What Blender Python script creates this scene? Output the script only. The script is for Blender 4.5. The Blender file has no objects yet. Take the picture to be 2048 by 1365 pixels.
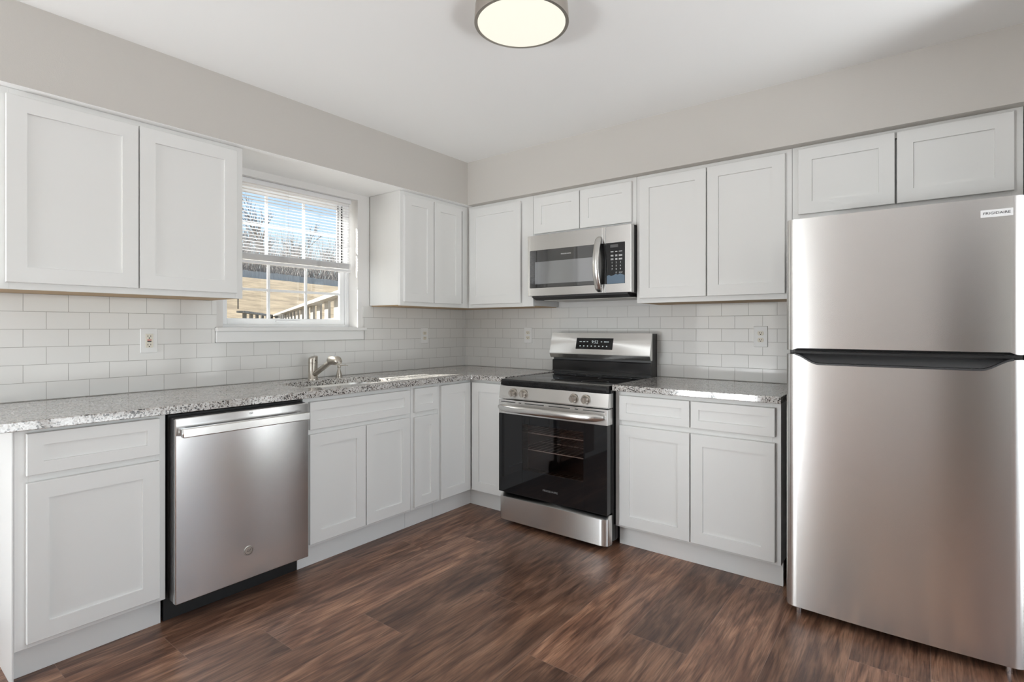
import bpy, bmesh, math, random
from mathutils import Vector, Matrix
random.seed(7)
S = bpy.context.scene
C = S.collection
PI = math.pi

# ------------------------------------------------------------------ camera
F_PX, YAW, CAM, HOR = 1072.77, 0.6552, (3.078, -3.3583, 1.2299), 655.23
cd = bpy.data.cameras.new('camera')
cd.sensor_width = 36.0
cd.lens = F_PX / 2048 * 36
cd.shift_y = -(682.5 - HOR) / 2048
cd.clip_start = 0.05
cam = bpy.data.objects.new('camera', cd)
cam.location = CAM
cam.rotation_euler = (PI / 2, 0, YAW)
C.objects.link(cam)
S.camera = cam

# ------------------------------------------------------------------ world, sun, fill lamps, exposure
S.view_settings.view_transform = 'Standard'
S.view_settings.look = 'None'
S.view_settings.gamma = 1.0
S.view_settings.use_curve_mapping = False
S.view_settings.exposure = 0.25
S.cycles.max_bounces = 14
S.cycles.diffuse_bounces = 8
W = bpy.data.worlds.new('sky')
S.world = W
W.use_nodes = True
nt = W.node_tree
nt.nodes.clear()
wo = nt.nodes.new('ShaderNodeOutputWorld')
bg = nt.nodes.new('ShaderNodeBackground')
sk = nt.nodes.new('ShaderNodeTexSky')
sk.sky_type = 'NISHITA'
sk.sun_disc = False
sk.sun_elevation = math.radians(38.7)
sk.sun_rotation = math.radians(233)
sk.air_density = 1.0
sk.dust_density = 1.5
bg.inputs['Strength'].default_value = 0.19
nt.links.new(sk.outputs[0], bg.inputs['Color'])
nt.links.new(bg.outputs[0], wo.inputs['Surface'])


def light(name, typ, loc, direction, energy, color=(1, 1, 1), **kw):
    ld = bpy.data.lights.new(name, typ)
    ld.energy = energy
    ld.color = color
    for k, v in kw.items():
        setattr(ld, k, v)
    o = bpy.data.objects.new(name, ld)
    o.location = loc
    o.rotation_euler = Vector(direction).to_track_quat('-Z', 'Y').to_euler()
    C.objects.link(o)
    return o


light('sun', 'SUN', (-6, -5, 8), (1, 0.70, -1.0), 14.0, (1.0, 0.95, 0.88), angle=math.radians(0.6))
# added fill lamps at the unseen doors; the up-facing pair brightens the ceiling
light('front_fill', 'AREA', (0.70, -5.56, 1.15), (0.15, 1, 0.1), 19, (0.92, 0.96, 1.0), shape='RECTANGLE', size=1.2, size_y=1.9)
light('front_up_fill', 'AREA', (0.70, -6.75, 0.03), (0.15, 0.35, 1), 330, (0.96, 0.975, 1.0), shape='RECTANGLE', size=1.6, size_y=1.6)
light('side_up_fill', 'AREA', (5.75, -2.05, 0.03), (-0.1, -0.1, 1), 172, (0.97, 0.98, 1.0), shape='RECTANGLE', size=2.6, size_y=1.7)
light('side_fill', 'AREA', (4.56, -2.05, 1.15), (-1, -0.1, -0.35), 23, (0.98, 0.985, 1.0), shape='RECTANGLE', size=2.8, size_y=1.9)


# ------------------------------------------------------------------ materials
def mat(name, color, rough=0.5, metal=0.0, spec=0.5, **kw):
    m = bpy.data.materials.new(name)
    m.use_nodes = True
    b = m.node_tree.nodes['Principled BSDF']
    b.inputs['Base Color'].default_value = (*color, 1)
    b.inputs['Roughness'].default_value = rough
    b.inputs['Metallic'].default_value = metal
    b.inputs['Specular IOR Level'].default_value = spec
    for k, v in kw.items():
        b.inputs[k].default_value = v
    return m


def nodes(m):
    t = m.node_tree
    return t, t.nodes['Principled BSDF']


def N(t, typ, **kw):
    n = t.nodes.new(typ)
    for k, v in kw.items():
        if k.startswith('i_'):
            n.inputs[k[2:].replace('_', ' ')].default_value = v
        else:
            setattr(n, k, v)
    return n


def ramp(t, stops, interp='LINEAR'):
    n = t.nodes.new('ShaderNodeValToRGB')
    cr = n.color_ramp
    cr.interpolation = interp
    while len(cr.elements) < len(stops):
        cr.elements.new(0.5)
    for e, (p, c) in zip(cr.elements, stops):
        e.position = p
        e.color = (*c, 1)
    return n


def fine_noise(m, scale=90, dist=0.0006, strength=0.25):
    t, b = nodes(m)
    tc = N(t, 'ShaderNodeTexCoord')
    no = N(t, 'ShaderNodeTexNoise', i_Scale=scale, i_Detail=3)
    bu = N(t, 'ShaderNodeBump', i_Strength=strength, i_Distance=dist)
    t.links.new(tc.outputs['Object'], no.inputs['Vector'])
    t.links.new(no.outputs['Fac'], bu.inputs['Height'])
    t.links.new(bu.outputs[0], b.inputs['Normal'])
    return m


M = {}
M['cab'] = mat('cabinet_white_paint', (0.80, 0.80, 0.785), 0.38)
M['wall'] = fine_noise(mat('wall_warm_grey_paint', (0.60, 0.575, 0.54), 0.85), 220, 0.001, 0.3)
M['wallwhite'] = fine_noise(mat('wall_white_paint', (0.80, 0.79, 0.775), 0.8), 220, 0.001, 0.3)
M['ceil'] = fine_noise(mat('ceiling_white_paint', (0.90, 0.90, 0.89), 0.9), 150, 0.001, 0.25)
M['trimw'] = mat('trim_white_gloss', (0.84, 0.84, 0.83), 0.3)
M['vinyl'] = mat('window_vinyl_white', (0.84, 0.85, 0.86), 0.35)
M['rawwood'] = mat('raw_birch_plywood', (0.50, 0.36, 0.22), 0.7)
M['black'] = mat('black_plastic', (0.012, 0.012, 0.012), 0.45)
M['blackgloss'] = mat('black_enamel', (0.012, 0.012, 0.013), 0.12)
M['glassblack'] = mat('black_glass', (0.008, 0.008, 0.009), 0.03)
M['mwglass'] = mat('dark_mirror_glass', (0.012, 0.012, 0.013), 0.03, 0.0, 0.5, IOR=2.4)
M['darkgrey'] = mat('dark_grey_plastic', (0.045, 0.045, 0.046), 0.35)
M['midgrey'] = mat('grey_painted_steel', (0.10, 0.10, 0.10), 0.4)
M['nickel'] = mat('brushed_nickel', (0.50, 0.46, 0.405), 0.27, 1.0)
M['nickelrim'] = mat('satin_nickel_rim', (0.55, 0.51, 0.46), 0.35, 1.0)
M['chrome'] = mat('chrome', (0.8, 0.8, 0.8), 0.12, 1.0)
M['ivory'] = mat('ivory_plastic', (0.78, 0.74, 0.64), 0.4)
M['plate'] = mat('white_outlet_plate', (0.82, 0.82, 0.81), 0.35)
M['red'] = mat('red_button', (0.55, 0.10, 0.08), 0.4)
M['slot'] = mat('outlet_slot_black', (0.02, 0.016, 0.012), 0.6)
M['ink'] = mat('printed_dark_ink', (0.03, 0.03, 0.035), 0.5)
M['inkwhite'] = mat('printed_white_ink', (0.72, 0.72, 0.72), 0.5)
M['bluepatch'] = mat('blue_grey_patch', (0.13, 0.19, 0.26), 0.25)
M['badge'] = mat('silver_badge', (0.74, 0.74, 0.74), 0.3)
M['blind'] = mat('blind_white_aluminium', (0.82, 0.82, 0.83), 0.4)
M['cord'] = mat('blind_cord_white', (0.8, 0.8, 0.8), 0.7)
M['wand'] = mat('smoked_plastic_wand', (0.12, 0.11, 0.10), 0.2)
M['rack'] = mat('oven_rack_chrome', (0.88, 0.87, 0.85), 0.4, 0.2)
M['enamel'] = mat('oven_cavity_enamel', (0.20, 0.165, 0.165), 0.5)
M['midgrey2'] = mat('printed_grey_ink', (0.20, 0.20, 0.20), 0.4)
M['bisque'] = mat('vent_grey_plastic', (0.55, 0.54, 0.52), 0.5)


def steel(name, color, rough, aniso=0.9, rot=0.25):
    m = mat(name, color, rough, 1.0)
    t, b = nodes(m)
    tg = N(t, 'ShaderNodeTangent', direction_type='RADIAL', axis='Z')
    b.inputs['Anisotropic'].default_value = aniso
    b.inputs['Anisotropic Rotation'].default_value = rot
    t.links.new(tg.outputs[0], b.inputs['Tangent'])
    tc = N(t, 'ShaderNodeTexCoord')
    mp = N(t, 'ShaderNodeMapping')
    mp.inputs['Scale'].default_value = (2.0, 2.0, 2500.0)
    no = N(t, 'ShaderNodeTexNoise', i_Scale=1.0, i_Detail=4)
    rr = N(t, 'ShaderNodeMapRange')
    rr.inputs['To Min'].default_value = rough - 0.004
    rr.inputs['To Max'].default_value = rough + 0.006
    t.links.new(tc.outputs['Object'], mp.inputs['Vector'])
    t.links.new(mp.outputs[0], no.inputs['Vector'])
    t.links.new(no.outputs['Fac'], rr.inputs['Value'])
    t.links.new(rr.outputs[0], b.inputs['Roughness'])
    return m


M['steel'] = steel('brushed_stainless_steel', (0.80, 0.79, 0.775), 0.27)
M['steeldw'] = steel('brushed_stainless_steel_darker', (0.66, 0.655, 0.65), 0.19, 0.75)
M['steelsm'] = mat('satin_stainless_steel', (0.72, 0.71, 0.69), 0.22, 1.0)
M['sinksteel'] = mat('sink_stainless_steel', (0.70, 0.70, 0.69), 0.3, 1.0)

# window glass: clear sheet that lets light through and mirrors at grazing angles
m = bpy.data.materials.new('clear_window_glass')
m.use_nodes = True
t = m.node_tree
t.nodes.clear()
ou = N(t, 'ShaderNodeOutputMaterial')
mx = N(t, 'ShaderNodeMixShader')
tr = N(t, 'ShaderNodeBsdfTransparent')
gl = N(t, 'ShaderNodeBsdfGlossy', i_Roughness=0.0)
lw = N(t, 'ShaderNodeLayerWeight', i_Blend=0.5)
pw = N(t, 'ShaderNodeMath', operation='POWER')
pw.inputs[1].default_value = 5.0
fr = N(t, 'ShaderNodeMath', operation='MULTIPLY_ADD')
fr.inputs[1].default_value = 0.93
fr.inputs[2].default_value = 0.05
t.links.new(lw.outputs['Facing'], pw.inputs[0])
t.links.new(pw.outputs[0], fr.inputs[0])
tr.inputs[0].default_value = (0.95, 0.97, 0.97, 1)
t.links.new(fr.outputs[0], mx.inputs[0])
t.links.new(tr.outputs[0], mx.inputs[1])
t.links.new(gl.outputs[0], mx.inputs[2])
t.links.new(mx.outputs[0], ou.inputs[0])
M['glass'] = m
# tinted oven-door glass
m = m.copy()
m.name = 'tinted_oven_glass'
for n in m.node_tree.nodes:
    if n.type == 'BSDF_TRANSPARENT':
        n.inputs[0].default_value = (0.72, 0.66, 0.64, 1)
    if n.type == 'BSDF_GLOSSY':
        n.inputs['Roughness'].default_value = 0.03
M['ovenglass'] = m

# lamp diffuser
m = mat('lamp_diffuser', (0.35, 0.34, 0.31), 0.5)
_, b = nodes(m)
b.inputs['Emission Color'].default_value = (1.0, 0.97, 0.83, 1)
b.inputs['Emission Strength'].default_value = 0.66
M['lamp'] = m
m = mat('green_display_digits', (0.5, 0.55, 0.55), 0.5)
_, b = nodes(m)
b.inputs['Emission Color'].default_value = (0.75, 0.85, 0.88, 1)
b.inputs['Emission Strength'].default_value = 0.2
M['digits'] = m


# subway tile (object coordinates: u = along wall, v = height)
def tile_material(name, axis, sign, u0):
    m = mat(name, (0.74, 0.735, 0.715), 0.09)
    t, b = nodes(m)
    ge = N(t, 'ShaderNodeNewGeometry')
    sp = N(t, 'ShaderNodeSeparateXYZ')
    t.links.new(ge.outputs['Position'], sp.inputs[0])
    mu = N(t, 'ShaderNodeMath', operation='MULTIPLY_ADD')
    mu.inputs[1].default_value = sign
    mu.inputs[2].default_value = u0 + 0.077
    t.links.new(sp.outputs[axis], mu.inputs[0])
    ad = N(t, 'ShaderNodeMath', operation='ADD')
    ad.inputs[1].default_value = -0.9125
    t.links.new(sp.outputs['Z'], ad.inputs[0])
    cb = N(t, 'ShaderNodeCombineXYZ')
    t.links.new(mu.outputs[0], cb.inputs[0])
    t.links.new(ad.outputs[0], cb.inputs[1])
    br = N(t, 'ShaderNodeTexBrick')
    br.offset = 0.5
    br.inputs['Scale'].default_value = 1.0
    br.inputs['Brick Width'].default_value = 0.154
    br.inputs['Row Height'].default_value = 0.0773
    br.inputs['Mortar Size'].default_value = 0.0011
    br.inputs['Mortar Smooth'].default_value = 0.25
    br.inputs['Color1'].default_value = (0.77, 0.765, 0.745, 1)
    br.inputs['Color2'].default_value = (0.75, 0.748, 0.73, 1)
    br.inputs['Mortar'].default_value = (0.40, 0.39, 0.37, 1)
    t.links.new(cb.outputs[0], br.inputs['Vector'])
    t.links.new(br.outputs['Color'], b.inputs['Base Color'])
    rr = N(t, 'ShaderNodeMapRange')
    rr.inputs['To Min'].default_value = 0.09
    rr.inputs['To Max'].default_value = 0.8
    t.links.new(br.outputs['Fac'], rr.inputs['Value'])
    t.links.new(rr.outputs[0], b.inputs['Roughness'])
    bu = N(t, 'ShaderNodeBump', invert=True, i_Strength=0.5, i_Distance=0.001)
    t.links.new(br.outputs['Fac'], bu.inputs['Height'])
    t.links.new(bu.outputs[0], b.inputs['Normal'])
    return m


M['tileL'] = tile_material('white_subway_tile_window_wall', 'Y', -1.0, -0.116)
M['tileR'] = tile_material('white_subway_tile_range_wall', 'X', 1.0, -0.1795)

# granite
m = mat('speckled_grey_granite', (0.6, 0.6, 0.58), 0.07)
t, b = nodes(m)
ge = N(t, 'ShaderNodeNewGeometry')
nz = N(t, 'ShaderNodeTexNoise', i_Scale=60, i_Detail=2)
mxv = N(t, 'ShaderNodeMix', data_type='VECTOR')
mxv.inputs['Factor'].default_value = 0.012
t.links.new(ge.outputs['Position'], nz.inputs['Vector'])
t.links.new(ge.outputs['Position'], mxv.inputs['A'])
t.links.new(nz.outputs['Color'], mxv.inputs['B'])
vo = N(t, 'ShaderNodeTexVoronoi', i_Scale=190, i_Randomness=1.0)
t.links.new(mxv.outputs['Result'], vo.inputs['Vector'])
se = N(t, 'ShaderNodeSeparateColor')
t.links.new(vo.outputs['Color'], se.inputs[0])
rp = ramp(t, [(0, (0.05, 0.045, 0.042)), (0.10, (0.14, 0.125, 0.115)), (0.20, (0.33, 0.29, 0.26)), (0.33, (0.47, 0.44, 0.415)), (0.50, (0.55, 0.535, 0.515)), (0.72, (0.64, 0.63, 0.61))], 'CONSTANT')
cl = N(t, 'ShaderNodeTexNoise', i_Scale=14, i_Detail=2)
t.links.new(ge.outputs['Position'], cl.inputs['Vector'])
ma = N(t, 'ShaderNodeMath', operation='MULTIPLY_ADD')
ma.inputs[1].default_value = 0.7
ma.inputs[2].default_value = -0.35
t.links.new(cl.outputs['Fac'], ma.inputs[0])
m2 = N(t, 'ShaderNodeMath', operation='ADD', use_clamp=True)
t.links.new(se.outputs[0], m2.inputs[0])
t.links.new(ma.outputs[0], m2.inputs[1])
t.links.new(m2.outputs[0], rp.inputs[0])
t.links.new(rp.outputs[0], b.inputs['Base Color'])
M['granite'] = m

# vinyl plank floor: UV = metres inside the plank (u across, v along), attribute 'plank' = random per plank
PW = 0.2405
m = mat('dark_oak_vinyl_planks', (0.1, 0.06, 0.04), 0.34)
t, b = nodes(m)
uv = N(t, 'ShaderNodeUVMap', uv_map='plank_metres')
at = N(t, 'ShaderNodeAttribute', attribute_name='plank')
sr = N(t, 'ShaderNodeSeparateColor')
t.links.new(at.outputs['Color'], sr.inputs[0])
su = N(t, 'ShaderNodeSeparateXYZ')
t.links.new(uv.outputs[0], su.inputs[0])
off = N(t, 'ShaderNodeMath', operation='MULTIPLY')
off.inputs[1].default_value = 37.0
t.links.new(sr.outputs[0], off.inputs[0])


def stretched(sx, sy, detail, dist):
    a = N(t, 'ShaderNodeMath', operation='MULTIPLY')
    a.inputs[1].default_value = sx
    c = N(t, 'ShaderNodeMath', operation='MULTIPLY')
    c.inputs[1].default_value = sy
    t.links.new(su.outputs[0], a.inputs[0])
    t.links.new(su.outputs[1], c.inputs[0])
    v = N(t, 'ShaderNodeCombineXYZ')
    t.links.new(a.outputs[0], v.inputs[0])
    t.links.new(c.outputs[0], v.inputs[1])
    t.links.new(off.outputs[0], v.inputs[2])
    n = N(t, 'ShaderNodeTexNoise', i_Scale=1.0, i_Detail=detail, i_Distortion=dist)
    t.links.new(v.outputs[0], n.inputs['Vector'])
    return n


g1 = stretched(16, 2.6, 9, 1.5)
g2 = stretched(150, 7.0, 6, 0.6)
g3 = stretched(5, 1.6, 2, 0.6)
r1 = ramp(t, [(0.30, (0.085, 0.040, 0.026)), (0.46, (0.145, 0.074, 0.047)), (0.57, (0.205, 0.110, 0.070)), (0.74, (0.290, 0.168, 0.110))])
t.links.new(g1.outputs['Fac'], r1.inputs[0])
r3 = ramp(t, [(0.30, (0.74, 0.74, 0.77)), (0.70, (1.22, 1.19, 1.13))])
t.links.new(g3.outputs['Fac'], r3.inputs[0])
mm = N(t, 'ShaderNodeMix', data_type='RGBA', blend_type='MULTIPLY')
mm.inputs['Factor'].default_value = 1.0
t.links.new(r1.outputs[0], mm.inputs['A'])
t.links.new(r3.outputs[0], mm.inputs['B'])
r2 = ramp(t, [(0.34, (0.60, 0.60, 0.61)), (0.60, (1.18, 1.17, 1.16))])
t.links.new(g2.outputs['Fac'], r2.inputs[0])
m4 = N(t, 'ShaderNodeMix', data_type='RGBA', blend_type='MULTIPLY')
m4.inputs['Factor'].default_value = 1.0
t.links.new(mm.outputs['Result'], m4.inputs['A'])
t.links.new(r2.outputs[0], m4.inputs['B'])
tone = N(t, 'ShaderNodeMapRange')
tone.inputs['To Min'].default_value = 0.86
tone.inputs['To Max'].default_value = 1.58
t.links.new(sr.outputs[1], tone.inputs['Value'])
m5 = N(t, 'ShaderNodeVectorMath', operation='SCALE')
t.links.new(m4.outputs['Result'], m5.inputs[0])
t.links.new(tone.outputs[0], m5.inputs['Scale'])
t.links.new(m5.outputs[0], b.inputs['Base Color'])
bu = N(t, 'ShaderNodeBump', i_Strength=0.15, i_Distance=0.001)
t.links.new(g2.outputs['Fac'], bu.inputs['Height'])
t.links.new(bu.outputs[0], b.inputs['Normal'])
M['plank'] = m
M['seam'] = mat('plank_bevel_seam', (0.26, 0.17, 0.13), 0.5)  # paler than the planks: the glint of their bevels put into the colour


def noisy(name, c1, c2, scale, rough=0.9, stretch=(1, 1, 1)):
    m = mat(name, c1, rough)
    t, b = nodes(m)
    tc = N(t, 'ShaderNodeTexCoord')
    mp = N(t, 'ShaderNodeMapping')
    mp.inputs['Scale'].default_value = stretch
    no = N(t, 'ShaderNodeTexNoise', i_Scale=scale, i_Detail=6, i_Roughness=0.65)
    rp = ramp(t, [(0.35, c1), (0.65, c2)])
    t.links.new(tc.outputs['Object'], mp.inputs[0])
    t.links.new(mp.outputs[0], no.inputs['Vector'])
    t.links.new(no.outputs['Fac'], rp.inputs[0])
    t.links.new(rp.outputs[0], b.inputs['Base Color'])
    return m


M['grass'] = noisy('dry_winter_grass', (0.15, 0.112, 0.066), (0.31, 0.242, 0.152), 1.3)
M['oldwood'] = noisy('weathered_grey_wood', (0.22, 0.21, 0.19), (0.38, 0.36, 0.33), 9, 0.9, (1, 1, 0.2))
M['fencedark'] = noisy('dark_grey_boards', (0.58, 0.57, 0.56), (0.70, 0.69, 0.68), 4, 0.9, (3, 3, 0.3))
M['bark'] = noisy('grey_bark', (0.10, 0.092, 0.09), (0.18, 0.17, 0.165), 5)
M['twig'] = mat('grey_twigs', (0.34, 0.315, 0.30), 0.9)
M['treetwig'] = mat('dark_grey_twigs', (0.17, 0.155, 0.15), 0.9)
M['concrete'] = noisy('pale_concrete', (0.5, 0.49, 0.47), (0.62, 0.61, 0.59), 3)


# ------------------------------------------------------------------ mesh helpers
ORIGIN = {}


class MB:
    """collects shapes (world coordinates) into one mesh object"""

    def __init__(self):
        self.bm = bmesh.new()
        self.mi = 0

    def _merge(self, other):
        for f in other.faces:
            f.material_index = self.mi
        me = bpy.data.meshes.new('tmp')
        other.to_mesh(me)
        other.free()
        self.bm.from_mesh(me)
        bpy.data.meshes.remove(me)
        return self

    def box(self, x0, x1, y0, y1, z0, z1, bev=0.0, seg=1):
        b = bmesh.new()
        v = [b.verts.new(p) for p in ((x0, y0, z0), (x1, y0, z0), (x1, y1, z0), (x0, y1, z0), (x0, y0, z1), (x1, y0, z1), (x1, y1, z1), (x0, y1, z1))]
        for q in ((3, 2, 1, 0), (4, 5, 6, 7), (0, 1, 5, 4), (1, 2, 6, 5), (2, 3, 7, 6), (3, 0, 4, 7)):
            b.faces.new([v[i] for i in q])
        if bev > 0:
            bmesh.ops.bevel(b, geom=list(b.edges), offset=bev, segments=seg, affect='EDGES', profile=0.5)
        bmesh.ops.recalc_face_normals(b, faces=b.faces)
        return self._merge(b)

    def loops(self, loops, close_start=True, close_end=True, closed=True):
        """skin consecutive vertex loops of equal length"""
        b = bmesh.new()
        L = [[b.verts.new(p) for p in lp] for lp in loops]
        n = len(L[0])
        for A, B in zip(L, L[1:]):
            for i in range(n if closed else n - 1):
                j = (i + 1) % n
                b.faces.new((A[i], A[j], B[j], B[i]))
        if close_start:
            b.faces.new(list(reversed(L[0])))
        if close_end:
            b.faces.new(L[-1])
        bmesh.ops.recalc_face_normals(b, faces=b.faces)
        return self._merge(b)

    def prism(self, prof, axis, a0, a1):
        """extrude a 2-D profile along x ('x': profile (y,z)), y ('y': (x,z)) or z ('z': (x,y))"""
        def P(a, p):
            return {'x': (a, p[0], p[1]), 'y': (p[0], a, p[1]), 'z': (p[0], p[1], a)}[axis]
        return self.loops([[P(a0, p) for p in prof], [P(a1, p) for p in prof]])

    def cyl(self, p0, p1, r0, r1=None, n=20):
        r1 = r0 if r1 is None else r1
        return self.sweep([p0, p1], [r0, r1], n)

    def sweep(self, pts, radii, n=12, flat=1.0, up=None):
        """tube along points; flat scales the second cross axis"""
        pts = [Vector(p) for p in pts]
        if not hasattr(radii, '__len__'):
            radii = [radii] * len(pts)
        loops = []
        ref = Vector(up) if up else None
        for i, p in enumerate(pts):
            d = (pts[min(i + 1, len(pts) - 1)] - pts[max(i - 1, 0)]).normalized()
            r = ref if ref else (Vector((0, 0, 1)) if abs(d.z) < 0.9 else Vector((1, 0, 0)))
            s = d.cross(r).normalized()
            u = s.cross(d).normalized()
            loops.append([p + radii[i] * (math.cos(a) * s + math.sin(a) * flat * u) for a in (2 * PI * k / n for k in range(n))])
        return self.loops(loops)

    def lathe(self, c, prof, n=32, axis='z', caps=True):
        """prof = (radius, offset along axis)"""
        c = Vector(c)
        def P(r, h, a):
            if axis == 'z':
                return c + Vector((r * math.cos(a), r * math.sin(a), h))
            if axis == 'y':
                return c + Vector((r * math.cos(a), h, r * math.sin(a)))
            return c + Vector((h, r * math.cos(a), r * math.sin(a)))
        return self.loops([[P(max(r, 1e-5), h, 2 * PI * k / n) for k in range(n)] for r, h in prof], caps, caps)

    def text(self, s, size, origin, right, up, depth=0.0004, shear=0.0, align='CENTER', width=None):
        cu = bpy.data.curves.new('t', 'FONT')
        cu.body = s
        cu.size = size
        cu.align_x = align
        cu.align_y = 'CENTER'
        cu.shear = shear
        cu.extrude = depth
        cu.resolution_u = 2
        o = bpy.data.objects.new('t', cu)
        me = bpy.data.meshes.new_from_object(o)
        b = bmesh.new()
        b.from_mesh(me)
        R, U, Og = Vector(right).normalized(), Vector(up).normalized(), Vector(origin)
        K = R.cross(U)
        sx = 1.0
        if width:
            xs = [v.co.x for v in b.verts]
            sx = width / (max(xs) - min(xs))
        for v in b.verts:
            c = v.co.copy()
            v.co = Og + R * c.x * sx + U * c.y + K * c.z
        bpy.data.objects.remove(o)
        bpy.data.curves.remove(cu)
        bpy.data.meshes.remove(me)
        return self._merge(b)

    def build(self, name, mats, parent=None, loc=None, smooth=None):
        if not isinstance(mats, (list, tuple)):
            mats = [mats]
        og = Vector(loc) if loc else (ORIGIN[parent.as_pointer()] if parent else Vector((0, 0, 0)))
        for v in self.bm.verts:
            v.co -= og
        me = bpy.data.meshes.new(name)
        self.bm.to_mesh(me)
        self.bm.free()
        for m in mats:
            me.materials.append(m)
        o = bpy.data.objects.new(name, me)
        C.objects.link(o)
        if parent:
            o.parent = parent
        else:
            o.location = og
        ORIGIN[o.as_pointer()] = og
        if smooth is not None:
            me.shade_smooth()
            me.set_sharp_from_angle(angle=math.radians(smooth))
        return o


def thing(name, label, cat, loc, group=None):
    o = bpy.data.objects.new(name, None)
    o.empty_display_size = 0.1
    o.location = loc
    C.objects.link(o)
    o['label'] = label
    o['category'] = cat
    if group:
        o['group'] = group
    ORIGIN[o.as_pointer()] = Vector(loc)
    return o


def tag(o, label, cat, group=None):
    o['label'] = label
    o['category'] = cat
    if group:
        o['group'] = group
    return o


def struct(o):
    o['kind'] = 'structure'
    return o


# wall-relative box: wall 'R' (range wall, y=0): a=x, depth d towards -y; wall 'L' (window wall, x=0): a=y, depth d towards +x
def wb(mb, wall, a0, a1, d0, d1, z0, z1, bev=0.0):
    if wall == 'R':
        return mb.box(a0, a1, -d1, -d0, z0, z1, bev)
    return mb.box(d0, d1, a0, a1, z0, z1, bev)


def wp(wall, a, d, z):
    return (a, -d, z) if wall == 'R' else (d, a, z)


# ------------------------------------------------------------------ the room
ZC = 2.46          # ceiling
ZS = 2.142         # underside of soffit / top of wall cabinets
ZU = 1.376         # underside of wall cabinets
ZT = 0.910         # worktop surface
WY0, WY1, WZ0, WZ1 = -1.979, -1.087, 1.226, 2.102   # window opening
XR, YR, XE, YF = 3.43, -0.80, 4.62, -5.6

mb = MB()
mb.box(-0.16, 0, YF - 0.15, WY0, 0, ZC)
mb.box(-0.16, 0, WY1, 0.15, 0, ZC)
mb.box(-0.16, 0, WY0, WY1, 0, WZ0)
mb.box(-0.16, 0, WY0, WY1, WZ1, ZC)
struct(mb.build('wall_left', M['wallwhite']))
struct(MB().box(0, XE, 0, 0.15, 0, ZC).build('wall_back', M['wallwhite']))
struct(MB().box(XR, XR + 0.12, YR, 0, 0, ZC).build('wall_right', M['wallwhite']))
struct(MB().box(XE, XE + 0.15, YF - 0.15, -3.60, 0, ZC).box(XE, XE + 0.15, -0.50, 0.15, 0, ZC).box(XE, XE + 0.15, -3.60, -0.50, 2.15, ZC).build('wall_side', M['wallwhite']))
mb = MB()
mb.box(0, 0.05, YF - 0.15, YF, 0, ZC)
mb.box(0.05, 1.35, YF - 0.15, YF, 2.1, ZC)
mb.box(1.35, 3.42, YF - 0.15, YF, 0, ZC)
mb.box(4.08, 4.14, YF - 0.15, YF, 0, ZC)
mb.box(4.55, XE, YF - 0.15, YF, 0, ZC)
mb.box(4.14, 4.55, YF - 0.15, YF, 0, 0.75)
mb.box(4.14, 4.55, YF - 0.15, YF, 2.1, ZC)
mb.box(3.42, 4.08, YF - 0.15, YF, 2.15, ZC)
struct(mb.build('wall_front', M['wallwhite']))
# dim passage beyond the doorway in the front wall
M['hall'] = mat('brown_hall_paint', (0.09, 0.07, 0.06), 0.8)
struct(MB().box(3.30, 3.40, -7.2, YF - 0.151, 0, ZC).box(4.08, 4.14, -7.2, YF - 0.15, 0, ZC).box(3.30, 4.14, -7.3, -7.2, 0, ZC).build('wall_hall', M['hall']))
struct(MB().box(-0.16, XE + 0.15, YF - 0.15, 0.15, ZC, ZC + 0.12).box(3.3, 4.14, -7.3, YF - 0.15, ZC, ZC + 0.12).build('ceiling', M['ceil']))
# soffits boxed in over the wall cabinets
SL, SR = 0.372, 0.383
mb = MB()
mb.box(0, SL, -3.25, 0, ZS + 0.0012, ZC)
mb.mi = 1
mb.box(0.0, SL - 0.0005, -3.2495, -0.0005, ZS, ZS + 0.0011)  # underside coloured paler to stand in for sunlight bounced up from the sill
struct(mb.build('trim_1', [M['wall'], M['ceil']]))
struct(MB().box(SL, XR, -SR, 0, ZS, ZC).build('trim_2', M['wall']))

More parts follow.
